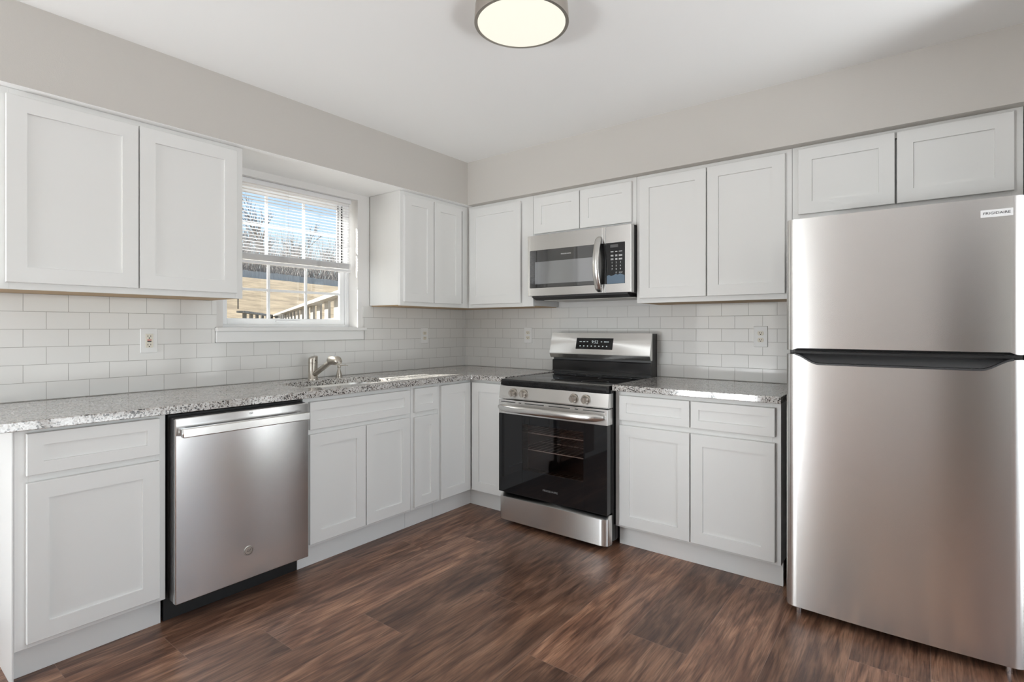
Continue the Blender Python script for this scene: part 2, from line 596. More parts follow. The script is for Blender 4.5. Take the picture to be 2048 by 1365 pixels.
# floor made of planks
def build_floor():
    bm = bmesh.new()
    uvl = bm.loops.layers.uv.new('plank_metres')
    col = bm.loops.layers.float_color.new('plank')
    known = {0: -2.514, 1: -2.247, 2: -1.92, 3: -1.45, 4: -1.030, 5: -1.723, 6: -1.363, 7: -0.655, 8: -1.62, 9: -1.023, 10: -2.2}
    x_0 = 1.894 - 5 * PW
    PL = 1.22
    s = 0.0008
    def quad(x0, x1, y0, y1, mi, rnd=(0, 0, 0)):
        vs = [bm.verts.new((x, y, 0)) for x, y in ((x0, y0), (x1, y0), (x1, y1), (x0, y1))]
        f = bm.faces.new(vs)
        f.material_index = mi
        for lp in f.loops:
            lp[uvl].uv = (lp.vert.co.x - x0, lp.vert.co.y - y0)
            lp[col] = (*rnd, 1)
    for k in range(-3, 17):
        xa, xb = max(x_0 + k * PW, -0.0), min(x_0 + (k + 1) * PW, XE)
        if xb <= xa:
            continue
        ye = known.get(k, -random.random() * PL)
        y = ye - math.ceil((ye + 7.3) / PL) * PL
        while y < 0:
            ya, yb = max(y, -7.2 if 3.4 <= xa and xb <= 4.10 else YF), min(y + PL, 0)
            if yb > ya:
                quad(xa + s, xb - s, ya + s, yb - s, 0, (random.random(), random.random(), random.random()))
                quad(xa - s, xa + s, ya, yb, 1)
                quad(xa + s, xb - s, ya - s, ya + s, 1)
            y += PL
    me = bpy.data.meshes.new('floor')
    bm.to_mesh(me)
    bm.free()
    me.materials.append(M['plank'])
    me.materials.append(M['seam'])
    o = bpy.data.objects.new('floor', me)
    C.objects.link(o)
    struct(o)
    struct(MB().box(-0.16, XE + 0.15, YF - 0.15, 0.15, -0.2, -0.002).box(3.3, 4.14, -7.3, YF - 0.15, -0.2, -0.002).build('floor_base', M['concrete']))
build_floor()

# unseen patio doors added in the front and side walls for the fill lamps
d1 = bpy.data.objects.new('added_door_1', None)
C.objects.link(d1)
d1.location = (0.7, YF - 0.08, 0)
ORIGIN[d1.as_pointer()] = Vector(d1.location)
struct(d1)
mb = MB()
for a, b_ in ((0.05, 0.12), (0.66, 0.74), (1.28, 1.35)):
    mb.box(a, b_, YF - 0.11, YF - 0.05, 0.0, 2.1)
mb.box(0.12, 1.28, YF - 0.11, YF - 0.05, 0.0, 0.08).box(0.12, 1.28, YF - 0.11, YF - 0.05, 2.02, 2.1)
mb.build('door_frame', M['vinyl'], d1)
MB().box(0.12, 1.28, YF - 0.084, YF - 0.080, 0.08, 2.02).build('pane', M['glass'], d1)
d2 = bpy.data.objects.new('added_door_2', None)
C.objects.link(d2)
d2.location = (XE + 0.08, -2.05, 0)
ORIGIN[d2.as_pointer()] = Vector(d2.location)
struct(d2)
mb = MB()
for a, b_ in ((-3.60, -3.53), (-2.09, -2.01), (-0.57, -0.50)):
    mb.box(XE + 0.05, XE + 0.11, a, b_, 0.0, 2.15)
mb.box(XE + 0.05, XE + 0.11, -3.53, -0.57, 0.0, 0.08).box(XE + 0.05, XE + 0.11, -3.53, -0.57, 2.07, 2.15)
mb.build('door_frame', M['vinyl'], d2)
MB().box(XE + 0.080, XE + 0.084, -3.53, -0.57, 0.08, 2.07).build('pane', M['glass'], d2)
struct(MB().box(-2.5, 2.05, YF - 3.5, YF - 0.16, -0.2, -0.02).build('patio', M['concrete']))
struct(MB().box(XE + 0.16, XE + 4.0, -5.0, 1.0, -0.2, -0.02).build('side_patio', M['concrete']))

w2 = bpy.data.objects.new('added_window', None)  # unseen window added as a bright area for the refrigerator to reflect
C.objects.link(w2)
w2.location = (4.345, YF - 0.08, 0.75)
ORIGIN[w2.as_pointer()] = Vector(w2.location)
struct(w2)
mb = MB()
mb.box(4.14, 4.18, YF - 0.11, YF - 0.05, 0.75, 2.1).box(4.51, 4.55, YF - 0.11, YF - 0.05, 0.75, 2.1)
mb.box(4.18, 4.51, YF - 0.11, YF - 0.05, 0.75, 0.80).box(4.18, 4.51, YF - 0.11, YF - 0.05, 2.05, 2.1)
mb.build('window_frame', M['vinyl'], w2)
MB().box(4.18, 4.51, YF - 0.084, YF - 0.080, 0.80, 2.05).build('pane', M['glass'], w2)

# ------------------------------------------------------------------ kitchen window
w1 = bpy.data.objects.new('window_1', None)
C.objects.link(w1)
w1.location = (-0.1, (WY0 + WY1) / 2, WZ0)
ORIGIN[w1.as_pointer()] = Vector(w1.location)
struct(w1)
XF0, XF1 = -0.155, -0.100
mb = MB()
mb.box(XF0, XF1, WY0, WY0 + 0.035, WZ0, WZ1, 0.002).box(XF0, XF1, WY1 - 0.035, WY1, WZ0, WZ1, 0.002)
mb.box(XF0, XF1, WY0 + 0.035, WY1 - 0.035, WZ0, WZ0 + 0.022, 0.002).box(XF0, XF1, WY0 + 0.035, WY1 - 0.035, WZ1 - 0.03, WZ1, 0.002)
mb.box(XF1 - 0.02, XF1 + 0.004, WY1 - 0.022, WY1 - 0.012, WZ0 + 0.02, WZ1, 0.001)
mb.build('window_frame', M['vinyl'], w1)
ZM = 1.650


def sash(name, x0, x1, z0, z1, rail_lo, rail_hi):
    ya, yb = WY0 + 0.036, WY1 - 0.036
    st = 0.034
    mb = MB()
    mb.box(x0, x1, ya, ya + st, z0, z1, 0.002).box(x0, x1, yb - st, yb, z0, z1, 0.002)
    mb.box(x0, x1, ya + st, yb - st, z0, z0 + rail_lo, 0.002).box(x0, x1, ya + st, yb - st, z1 - rail_hi, z1, 0.002)
    o = mb.build(name, M['vinyl'], w1)
    xm = (x0 + x1) / 2
    MB().box(xm - 0.002, xm + 0.002, ya + st, yb - st, z0 + rail_lo, z1 - rail_hi).build('pane', M['glass'], o)
    mb = MB()
    gy0, gy1, gz0, gz1 = ya + st, yb - st, z0 + rail_lo, z1 - rail_hi
    for k in (1, 2):
        yk = gy0 + (gy1 - gy0) * k / 3
        mb.box(xm - 0.006, xm + 0.006, yk - 0.008, yk + 0.008, gz0, gz1, 0.001)
    zk = (gz0 + gz1) / 2
    mb.box(xm - 0.005, xm + 0.005, gy0, gy1, zk - 0.008, zk + 0.008, 0.001)
    mb.build('muntin', M['vinyl'], o)
    return o


sash('upper_sash', -0.150, -0.128, ZM - 0.02, WZ1 - 0.03, 0.034, 0.030)
us = C.objects['upper_sash']
for ya_, yb_ in ((-1.1605, -1.1545), (-1.1325, -1.1235)):
    MB().box(-0.1278, -0.1255, ya_, yb_, ZM + 0.02, WZ1 - 0.035).build('weatherstrip', M['darkgrey'], us)
ls = sash('lower_sash', -0.126, -0.104, WZ0 + 0.022, ZM + 0.015, 0.036, 0.034)
MB().box(-0.104, -0.094, -1.62, -1.46, WZ0 + 0.036, WZ0 + 0.046, 0.002).build('lift_handle', M['vinyl'], ls)
mb = MB()
mb.box(-0.100, 0.034, WY0 + 0.0005, WY1 - 0.0005, WZ0 - 0.0, WZ0 + 0.004, 0.001)
mb.box(0.0005, 0.034, -2.024, -1.036, WZ0 - 0.018, WZ0 + 0.004, 0.003)
mb.build('window_sill', M['trimw'], w1)
MB().box(0.0005, 0.019, -2.022, -1.054, 1.146, WZ0 - 0.018, 0.003).build('sill_apron', M['trimw'], w1)

# mini blind, half raised
bl = thing('window_blind', 'white horizontal mini blind pulled halfway up in the kitchen window', 'blind', (-0.045, (WY0 + WY1) / 2, WZ1))
ba, bb = WY0 + 0.012, WY1 - 0.030
MB().box(-0.062, -0.030, ba, bb, WZ1 - 0.030, WZ1 - 0.002, 0.002).build('headrail', M['blind'], bl)
mb = MB()
zs = WZ1 - 0.045
prof0 = [(-0.0125, -0.0008), (-0.006, 0.0010), (0.0, 0.0016), (0.006, 0.0010), (0.0125, -0.0008)]
nz_ = 0
while zs > 1.668:
    pr = [(-0.046 + x, zs + z) for x, z in prof0] + [(-0.046 + x, zs + z - 0.0006) for x, z in reversed(prof0)]
    mb.prism(pr, 'y', ba + 0.004, bb - 0.004)
    zs -= 0.0188
for k in range(13):   # gathered slats
    z = 1.664 - 0.0030 * k
    pr = [(-0.046 + x, z + zz) for x, zz in prof0] + [(-0.046 + x, z + zz - 0.0006) for x, zz in reversed(prof0)]
    mb.prism(pr, 'y', ba + 0.004 + random.uniform(-0.002, 0.002), bb - 0.004 + random.uniform(-0.002, 0.002))
mb.build('slats', M['blind'], bl, smooth=40)
MB().box(-0.059, -0.033, ba + 0.002, bb - 0.002, 1.606, 1.622, 0.003).build('bottom_rail', M['blind'], bl)
for yy in (ba + 0.10, -1.575, bb - 0.10):
    mb = MB()
    for dx in (-0.0135, 0.0135):
        mb.cyl((-0.046 + dx, yy, 1.61), (-0.046 + dx, yy, WZ1 - 0.028), 0.0008, n=6)
    mb.build('ladder_cord', M['cord'], bl)
MB().cyl((-0.024, -1.885, 1.335), (-0.026, -1.885, WZ1 - 0.03), 0.0035, n=8).build('tilt_wand', M['wand'], bl)

# ------------------------------------------------------------------ tile backsplash
BS = 0.008
mb = MB()
for a0, a1, z0, z1 in ((-3.02, -2.0250, ZT + 0.001, ZU - 0.001), (-2.0250, -1.0360, ZT + 0.001, 1.1455), (-2.0250, -2.0160, 1.2315, ZU - 0.001), (-1.0480, -BS, 1.232, ZU - 0.001), (-1.0360, -BS, ZT + 0.001, 1.232)):
    if z1 > z0 and a1 > a0:
        mb.box(0.0003, BS, a0, a1, z0, z1)
tag(mb.build('tile_backsplash', M['tileL']), 'white subway tile with grey grout around the window above the sink worktop', 'backsplash')
tag(MB().box(BS, 2.60, -BS, -0.0003, ZT + 0.001, ZU - 0.001).build('tile_backsplash', M['tileR']), 'white subway tile with grey grout behind the range and microwave', 'backsplash')


# ------------------------------------------------------------------ cabinets
def shaker(mb, wall, a0, a1, z0, z1, front, st=0.060, th=0.019, rec=0.008):
    """one framed door or drawer front with a recessed flat panel"""
    d0 = front - th
    def rect(i, d):
        return [wp(wall, a0 + i, d, z0 + i), wp(wall, a1 - i, d, z0 + i), wp(wall, a1 - i, d, z1 - i), wp(wall, a0 + i, d, z1 - i)]
    mb.loops([rect(0, d0), rect(0, front - 0.0015), rect(0.0015, front), rect(st, front), rect(st + 0.0015, front - rec), rect(st + 0.004, front - rec)])


def shaker_st(a0, a1, z0, z1):
    return min(0.060, (a1 - a0) * 0.30, (z1 - z0) * 0.30)


def front(name, par, wall, f, plane):
    a0, a1, z0, z1 = f
    mb = MB()
    shaker(mb, wall, a0, a1, z0, z1, plane, shaker_st(a0, a1, z0, z1))
    return mb.build(name, M['cab'], par)


ZB = 0.877   # top of base boxes


def base_cabinet(label, wall, a0, a1, drawers, doors, mid=(0.688, 0.712), name='base_cabinet', hollow=False):
    t = thing(name, label, 'cabinet', wp(wall, (a0 + a1) / 2, 0.3, 0), 'white shaker base cabinets')
    g = 0.0004
    a0, a1 = a0 + g, a1 - g
    mb = MB()
    if hollow:
        wb(mb, wall, a0, a0 + 0.016, 0.002, 0.590, 0.115, ZB - 0.0006, 0.0008)
        wb(mb, wall, a1 - 0.016, a1, 0.002, 0.590, 0.115, ZB - 0.0006, 0.0008)
        wb(mb, wall, a0 + 0.016, a1 - 0.016, 0.002, 0.590, 0.115, 0.131, 0.0008)
        wb(mb, wall, a0 + 0.016, a1 - 0.016, 0.002, 0.010, 0.131, ZB - 0.0006, 0.0008)
    else:
        wb(mb, wall, a0, a1, 0.002, 0.590, 0.115, ZB - 0.0006, 0.0008)
    mb.build('carcass', M['cab'], t)
    mb = MB()
    s = 0.036
    wb(mb, wall, a0, a0 + s, 0.5905, 0.610, 0.115, ZB - 0.0006, 0.0008)
    wb(mb, wall, a1 - s, a1, 0.5905, 0.610, 0.115, ZB - 0.0006, 0.0008)
    wb(mb, wall, a0 + s, a1 - s, 0.5905, 0.610, 0.835, ZB - 0.0006, 0.0008)
    wb(mb, wall, a0 + s, a1 - s, 0.5905, 0.610, 0.115, 0.150, 0.0008)
    if drawers:
        wb(mb, wall, a0 + s, a1 - s, 0.5905, 0.610, mid[0] - 0.012, mid[1] + 0.012, 0.0008)
    mb.build('face_frame', M['cab'], t)
    for f in drawers:
        front('drawer', t, wall, f, 0.630)
    for f in doors:
        front('door', t, wall, f, 0.630)
    wb(MB(), wall, a0, a1, 0.540, 0.560, 0.0005, 0.1145, 0.0006).build('toe_kick', M['cab'], t)
    return t


t = base_cabinet('white shaker base cabinet with one drawer over one door, left of the dishwasher', 'L', -2.942, -2.480,
             [(-2.912, -2.506, 0.716, 0.862)], [(-2.912, -2.506, 0.135, 0.690)])
MB().box(0.002, 0.610, -2.9480, -2.9422, 0.0005, ZB - 0.0006, 0.0008).build('end_panel', M['cab'], t)
base_cabinet('white shaker sink base cabinet with one wide drawer front over two doors', 'L', -1.868, -1.157,
             [(-1.838, -1.177, 0.712, 0.852)], [(-1.838, -1.498, 0.133, 0.687), (-1.492, -1.177, 0.133, 0.687)], hollow=True)
base_cabinet('narrowest white base cabinet, a small drawer over a slim door, right of the sink base', 'L', -1.156, -0.928,
             [(-1.137, -0.945, 0.713, 0.857)], [(-1.137, -0.945, 0.136, 0.682)])
base_cabinet('white shaker base cabinet with two drawers over two doors between the range and the refrigerator', 'R', 1.702, 2.549,
             [(1.733, 2.124, 0.716, 0.852), (2.131, 2.526, 0.716, 0.852)], [(1.733, 2.124, 0.130, 0.687), (2.131, 2.526, 0.130, 0.687)])

# corner base cabinet (L-shaped, one folding pair of doors)
t = thing('corner_base_cabinet', 'white corner base cabinet with two tall doors meeting in the inside corner beside the range', 'cabinet', (0.3, -0.3, 0), 'white shaker base cabinets')
mb = MB()
mb.prism([(0.002, -0.927), (0.590, -0.927), (0.590, -0.590), (0.929, -0.590), (0.929, -0.002), (0.002, -0.002)], 'z', 0.115, ZB - 0.0006)
mb.build('carcass', M['cab'], t)
mb = MB()
mb.box(0.5905, 0.610, -0.927, -0.905, 0.115, ZB - 0.0006, 0.0008)
mb.box(0.5905, 0.610, -0.905, -0.610, 0.845, ZB - 0.0006, 0.0008)
mb.box(0.5905, 0.610, -0.905, -0.610, 0.115, 0.140, 0.0008)
mb.box(0.610, 0.905, -0.610, -0.5905, 0.845, ZB - 0.0006, 0.0008)
mb.box(0.610, 0.905, -0.610, -0.5905, 0.115, 0.140, 0.0008)
mb.box(0.905, 0.929, -0.610, -0.5905, 0.115, ZB - 0.0006, 0.0008)
mb.build('face_frame', M['cab'], t)
front('door', t, 'L', (-0.913, -0.634, 0.126, 0.857), 0.630)
front('door', t, 'R', (0.634, 0.908, 0.126, 0.857), 0.630)
MB().prism([(0.540, -0.927), (0.560, -0.927), (0.560, -0.560), (0.929, -0.560), (0.929, -0.540), (0.540, -0.540)], 'z', 0.0005, 0.1145).build('toe_kick', M['cab'], t)


def wall_cabinet(label, wall, a0, a1, z0, z1, doors, sl=0.036, sr=0.036, depth=0.325, name='wall_cabinet', raw=True):
    t = thing(name, label, 'cabinet', wp(wall, (a0 + a1) / 2, 0.16, z0), 'white shaker wall cabinets')
    g = 0.0004
    a0, a1 = a0 + g, a1 - g
    z1 -= 0.001
    wb(MB(), wall, a0, a1, 0.009, depth - 0.020, z0 + 0.005, z1, 0.0008).build('carcass', M['cab'], t)
    mb = MB()
    fd = depth - 0.0195
    wb(mb, wall, a0, a0 + sl, fd, depth, z0, z1, 0.0008)
    wb(mb, wall, a1 - sr, a1, fd, depth, z0, z1, 0.0008)
    wb(mb, wall, a0 + sl, a1 - sr, fd, depth, z0, z0 + 0.034, 0.0008)
    wb(mb, wall, a0 + sl, a1 - sr, fd, depth, z1 - 0.040, z1, 0.0008)
    mb.build('face_frame', M['cab'], t)
    for f in doors:
        front('door', t, wall, f, depth + 0.020)
    if raw:
        wb(MB(), wall, a0 + 0.014, a1 - 0.014, 0.010, fd - 0.001, z0, z0 + 0.0048).build('bottom_panel', M['rawwood'], t)
    return t


wall_cabinet('wide white two-door wall cabinet left of the window', 'L', -2.945, -2.028, ZU, ZS,
             [(-2.919, -2.490, 1.402, 2.114), (-2.485, -2.064, 1.402, 2.118)])
wall_cabinet('white two-door wall cabinet between the window and the corner, its side facing the window', 'L', -0.993, -0.010, ZU, ZS,
             [(-0.968, -0.702, 1.402, 2.114), (-0.696, -0.416, 1.402, 2.114)], sr=0.375)
wall_cabinet('white single-door wall cabinet in the corner left of the microwave', 'R', 0.327, 0.933, ZU, ZS,
             [(0.356, 0.833, 1.402, 2.117)], sl=0.028, sr=0.098)
wall_cabinet('short white two-door wall cabinet directly above the microwave', 'R', 0.934, 1.699, 1.852, ZS,
             [(0.952, 1.309, 1.870, 2.117), (1.315, 1.671, 1.870, 2.117)], sl=0.030, sr=0.030, raw=False)
wall_cabinet('white two-door wall cabinet between the microwave and the refrigerator', 'R', 1.700, 2.545, ZU, ZS,
             [(1.724, 2.117, 1.404, 2.119), (2.124, 2.515, 1.404, 2.119)])
wall_cabinet('low white two-door wall cabinet above the refrigerator', 'R', 2.546, 3.402, 1.765, ZS,
             [(2.576, 2.971, 1.797, 2.124), (2.979, 3.373, 1.797, 2.124)], raw=False)

# ------------------------------------------------------------------ worktops
def poly_slab(outline, hole, z0, z1, name):
    bm = bmesh.new()
    for z in (z0, z1):
        es = []
        for lp in (outline, hole):
            if not lp:
                continue
            vs = [bm.verts.new((x, y, z)) for x, y in lp]
            es += [bm.edges.new((vs[i], vs[(i + 1) % len(vs)])) for i in range(len(vs))]
        bmesh.ops.triangle_fill(bm, edges=es, use_beauty=True)
    for lp in (outline, hole):
        if not lp:
            continue
        n = len(lp)
        A = [bm.verts.new((x, y, z0)) for x, y in lp]
        B = [bm.verts.new((x, y, z1)) for x, y in lp]
        for i in range(n):
            bm.faces.new((A[i], A[(i + 1) % n], B[(i + 1) % n], B[i]))
    bmesh.ops.remove_doubles(bm, verts=bm.verts, dist=1e-5)
    bmesh.ops.recalc_face_normals(bm, faces=bm.faces)
    me = bpy.data.meshes.new(name)
    bm.to_mesh(me)
    bm.free()
    me.materials.append(M['granite'])
    o = bpy.data.objects.new(name, me)
    C.objects.link(o)
    md = o.modifiers.new('edge', 'BEVEL')
    md.width = 0.0025
    md.segments = 2
    md.limit_method = 'ANGLE'
    md.angle_limit = math.radians(50)
    return o


def rrect(x0, x1, y0, y1, r, n=8):
    pts = []
    for cx, cy, a in ((x1 - r, y1 - r, 0), (x0 + r, y1 - r, 90), (x0 + r, y0 + r, 180), (x1 - r, y0 + r, 270)):
        for k in range(n + 1):
            th = math.radians(a + 90 * k / n)
            pts.append((cx + r * math.cos(th), cy + r * math.sin(th)))
    return pts


SX0, SX1, SY0, SY1 = 0.170, 0.530, -1.775, -1.190
hole = rrect(SX0, SX1, SY0, SY1, 0.11)
ct = poly_slab([(0.0005, -3.02), (0.650, -3.02), (0.650, -0.650), (0.938, -0.650), (0.938, -0.0005), (0.0005, -0.0005)], hole, ZB, ZT, 'countertop')
tag(ct, 'L-shaped speckled grey granite worktop with the sink cut into it, under the window', 'countertop', 'granite worktops')
ct2 = poly_slab([(1.699, -0.650), (2.556, -0.650), (2.556, -0.0005), (1.699, -0.0005)], None, ZB, ZT, 'countertop')
tag(ct2, 'short speckled grey granite worktop between the range and the refrigerator', 'countertop', 'granite worktops')

# ------------------------------------------------------------------ sink, faucet, soap dispenser
t = thing('sink', 'stainless steel undermount sink bowl set in the granite worktop', 'sink', (0.35, -1.48, ZB - 0.19))
mb = MB()
def off(pts, d):
    cx, cy = 0.35, (SY0 + SY1) / 2
    return [(x + (d if x > cx else -d) * min(1, abs(x - cx) / 0.05), y + (d if y > cy else -d) * min(1, abs(y - cy) / 0.05)) for x, y in pts]
zt = ZB - 0.0005
L = []
for d, z in ((0.030, zt - 0.002), (0.030, zt), (0.004, zt), (0.0035, zt - 0.01), (-0.006, zt - 0.15), (-0.018, zt - 0.172), (-0.04, zt - 0.180)):
    L.append([(x, y, z) for x, y in off(hole, d)])
mb.loops(L, close_start=False)
mb.build('bowl', M['sinksteel'], t, smooth=50)
MB().lathe((0.33, -1.48, zt - 0.1795), [(0.0, 0.0), (0.030, 0.0), (0.043, 0.002), (0.045, 0.0005)], 24).build('drain', M['chrome'], t, smooth=40)

t = thing('faucet', 'brushed nickel pull-out kitchen faucet with an angled spout behind the sink', 'faucet', (0.116, -1.500, ZT))
fx, fy = 0.116, -1.500
MB().lathe((fx, fy, ZT), [(0.0305, 0.0), (0.0305, 0.006), (0.0275, 0.010), (0.0270, 0.100), (0.0280, 0.101), (0.0280, 0.104)], 32).build('body', M['nickel'], t, smooth=40)
mb = MB()   # lever cap with a sloping top
n_ = 32
ring = [(math.cos(2 * PI * k / n_), math.sin(2 * PI * k / n_)) for k in range(n_)]
mb.loops([[(fx + 0.0274 * a_, fy + 0.0274 * b_, ZT + 0.1045) for a_, b_ in ring],
          [(fx + 0.0278 * a_, fy + 0.0278 * b_, ZT + 0.130 + 0.008 * b_) for a_, b_ in ring],
          [(fx + 0.0255 * a_, fy + 0.0255 * b_, ZT + 0.139 + 0.007 * b_) for a_, b_ in ring],
          [(fx + 0.0150 * a_, fy + 0.0150 * b_, ZT + 0.142 + 0.005 * b_) for a_, b_ in ring]])
mb.build('lever', M['nickel'], t, smooth=40)
MB().cyl((fx + 0.0274, fy, ZT + 0.118), (fx + 0.0284, fy, ZT + 0.118), 0.0035, n=12).build('indicator_dot', M['slot'], t)
p0 = Vector((fx + 0.004, fy, ZT + 0.028))
p1 = Vector((0.300, fy, 1.026))
sd = p1 - p0
MB().sweep([p0, p0 + sd * 0.25, p0 + sd * 0.9, p1], [0.0165, 0.016, 0.0145, 0.0145], 20).build('spout', M['nickel'], t, smooth=40)
hx = 0.288
MB().sweep([(hx, fy, 1.029), (hx + 0.006, fy, 1.032), (hx + 0.020, fy, 1.037), (hx + 0.055, fy, 1.038), (hx + 0.078, fy, 1.034), (hx + 0.090, fy, 1.024), (hx + 0.093, fy, 1.018)],
           [0.012, 0.022, 0.0275, 0.0285, 0.027, 0.022, 0.017], 24).build('spray_head', M['nickel'], t, smooth=50)

t = thing('soap_dispenser', 'small brushed nickel soap pump beside the faucet', 'soap dispenser', (0.102, -1.307, ZT))
c = (0.102, -1.307, ZT)
MB().lathe(c, [(0.0225, 0.0), (0.0225, 0.004), (0.0190, 0.006), (0.0175, 0.018), (0.013, 0.036), (0.0085, 0.055), (0.0075, 0.060)], 28).build('base', M['nickel'], t, smooth=35)
mb = MB()
mb.lathe(c, [(0.0100, 0.060), (0.0110, 0.066), (0.0110, 0.074), (0.008, 0.080), (0.0, 0.081)], 24)
mb.sweep([(c[0], c[1], ZT + 0.073), (c[0] + 0.03, c[1] + 0.022, ZT + 0.078), (c[0] + 0.047, c[1] + 0.034, ZT + 0.075)], [0.004, 0.0035, 0.003], 10)
mb.build('pump', M['nickel'], t, smooth=40)

# ------------------------------------------------------------------ dishwasher
t = thing('dishwasher', 'stainless steel dishwasher with a bar handle under the worktop', 'dishwasher', (0.33, -2.17, 0))
DA, DB = -2.4745, -1.8685
MB().box(0.03, 0.600, DA + 0.006, DB - 0.006, 0.105, 0.868, 0.002).build('tub', M['black'], t)
MB().box(0.6005, 0.640, DA + 0.012, DB - 0.002, 0.100, 0.858, 0.002).build('inner_door', M['midgrey'], t)
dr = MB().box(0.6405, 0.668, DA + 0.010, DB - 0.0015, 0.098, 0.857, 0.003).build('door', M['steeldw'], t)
mb = MB()
mb.box(0.694, 0.716, DA + 0.020, DB - 0.022, 0.782, 0.820, 0.004)
mb.box(0.668, 0.694, DA + 0.024, DA + 0.052, 0.786, 0.816, 0.003)
mb.box(0.668, 0.694, DB - 0.054, DB - 0.026, 0.786, 0.816, 0.003)
mb.build('handle', M['steelsm'], dr, smooth=40)
mb = MB()
by, bz = -2.168, 0.226
mb.lathe((0.6682, by, bz), [(0.0, 0.0), (0.021, 0.0), (0.021, 0.0015), (0.0185, 0.002), (0.0, 0.002)], 32, 'x')
mb.mi = 1
mb.lathe((0.6703, by, bz), [(0.0178, 0), (0.0178, 0.0004), (0.0164, 0.0004), (0.0164, 0.0)], 32, 'x', caps=False)
mb.text('GE', 0.017, (0.6706, by, bz), (0, 1, 0), (0, 0, 1), 0.0003, shear=0.3)
mb.build('emblem', [M['nickelrim'], M['midgrey']], dr)
MB().text('GE', 0.010, (0.6683, -2.155, 0.842), (0, 1, 0), (0, 0, 1), 0.0003, width=0.018).build('lettering', M['ink'], dr)
MB().box(0.545, 0.560, DA + 0.004, DB - 0.002, 0.001, 0.097, 0.001).build('toe_panel', M['black'], t)

# ------------------------------------------------------------------ electric range
RX0, RX1 = 0.9455, 1.7085
BX0, BX1 = 0.9520, 1.6960
t = thing('electric_range', 'stainless steel and black glass-top electric range below the microwave', 'range', ((RX0 + RX1) / 2, -0.36, 0))
mb = MB()
mb.box(BX0, BX1, -0.655, -0.640, 0.030, 0.860, 0.001)
mb.box(BX0, BX1, -0.640, -0.030, 0.030, 0.212, 0.001)
mb.box(BX0, 1.03, -0.640, -0.030, 0.2121, 0.7199, 0.001).box(1.67, BX1, -0.640, -0.030, 0.2121, 0.7199, 0.001)
mb.box(1.03, 1.67, -0.12, -0.030, 0.2121, 0.7199, 0.001)
mb.box(BX0, BX1, -0.640, -0.030, 0.72, 0.880, 0.001)
# open the front plate for the oven mouth
bm = mb.bm
mb2 = MB()
mb2.box(BX0, BX1, -0.640, -0.030, 0.030, 0.212, 0.001)
mb2.box(BX0, 1.03, -0.655, -0.030, 0.2121, 0.7199, 0.001).box(1.67, BX1, -0.655, -0.030, 0.2121, 0.7199, 0.001)
mb2.box(1.03, 1.67, -0.12, -0.030, 0.2121, 0.7199, 0.001)
mb2.box(BX0, BX1, -0.655, -0.030, 0.72, 0.880, 0.001)
mb2.box(BX1 - 0.002, BX1 + 0.001, -0.60, -0.585, 0.03, 0.86).box(BX1 - 0.002, BX1 + 0.001, -0.64, -0.632, 0.03, 0.86)
mb2.mi = 1
mb2.box(1.0301, 1.0311, -0.645, -0.121, 0.2125, 0.7195).box(1.6689, 1.6699, -0.645, -0.121, 0.2125, 0.7195)
mb2.box(1.0312, 1.6688, -0.1211, -0.1201, 0.2125, 0.7195).box(1.0312, 1.6688, -0.645, -0.1215, 0.2122, 0.2130).box(1.0312, 1.6688, -0.645, -0.1215, 0.7188, 0.7196)
mb.bm.free()
mb2.build('body', [M['blackgloss'], M['enamel']], t)
for zr in (0.465, 0.570):
    mb = MB()
    for y in (-0.63, -0.14):
        mb.cyl((1.036, y, zr), (1.664, y, zr), 0.0032, n=8)
    for k in range(15):
        x = 1.05 + 0.6 * k / 14
        mb.cyl((x, -0.63, zr + 0.003), (x, -0.14, zr + 0.003), 0.0018, n=6)
    for y in (-0.40,):
        mb.cyl((1.036, y, zr), (1.664, y, zr), 0.0026, n=8)
    mb.build('oven_rack', M['rack'], t)
# cooktop
CZ = 0.9035
mb = MB()
pr = [(-0.110, 0.882), (-0.110, CZ), (-0.680, CZ), (-0.690, CZ - 0.002), (-0.698, CZ - 0.010), (-0.700, 0.866), (-0.655, 0.864), (-0.655, 0.882)]
mb.prism(pr, 'x', RX0 + 0.001, RX1 - 0.018)
ck = mb.build('cooktop', M['glassblack'], t, smooth=25)
mb = MB()
for bx_, by_, br_ in ((1.13, -0.24, 0.080), (1.13, -0.50, 0.105), (1.51, -0.24, 0.105), (1.51, -0.50, 0.080), (1.32, -0.17, 0.05)):
    mb.lathe((bx_, by_, CZ), [(br_ + 0.0012, 0.0), (br_ + 0.0012, 0.0003), (br_ - 0.0012, 0.0003), (br_ - 0.0012, 0.0)], 48, caps=False)
mb.build('burner_mark', M['midgrey'], ck)
# backguard
mb = MB()
mb.prism([(-0.012, 0.905), (-0.012, 1.188), (-0.104, 1.188), (-0.104, 0.905)], 'x', RX0 + 0.012, RX1 - 0.010)
bk = mb.build('backguard', M['darkgrey'], t)
mb = MB()
prf = [(-0.1045, 1.1905), (-0.110, 1.191), (-0.1465, 1.052), (-0.1465, 1.046), (-0.130, 1.017), (-0.1045, 1.017)]
mb.prism(prf, 'x', RX0 + 0.003, RX1 - 0.003)
mb.build('console', M['steel'], bk)
MB().prism([(-0.1045, 0.926), (-0.1045, 1.002), (-0.112, 1.002), (-0.117, 0.998), (-0.117, 0.930), (-0.122, 0.921), (-0.1045, 0.921)], 'x', RX0 + 0.010, RX1 - 0.010).build('rear_trim', M['blackgloss'], bk)
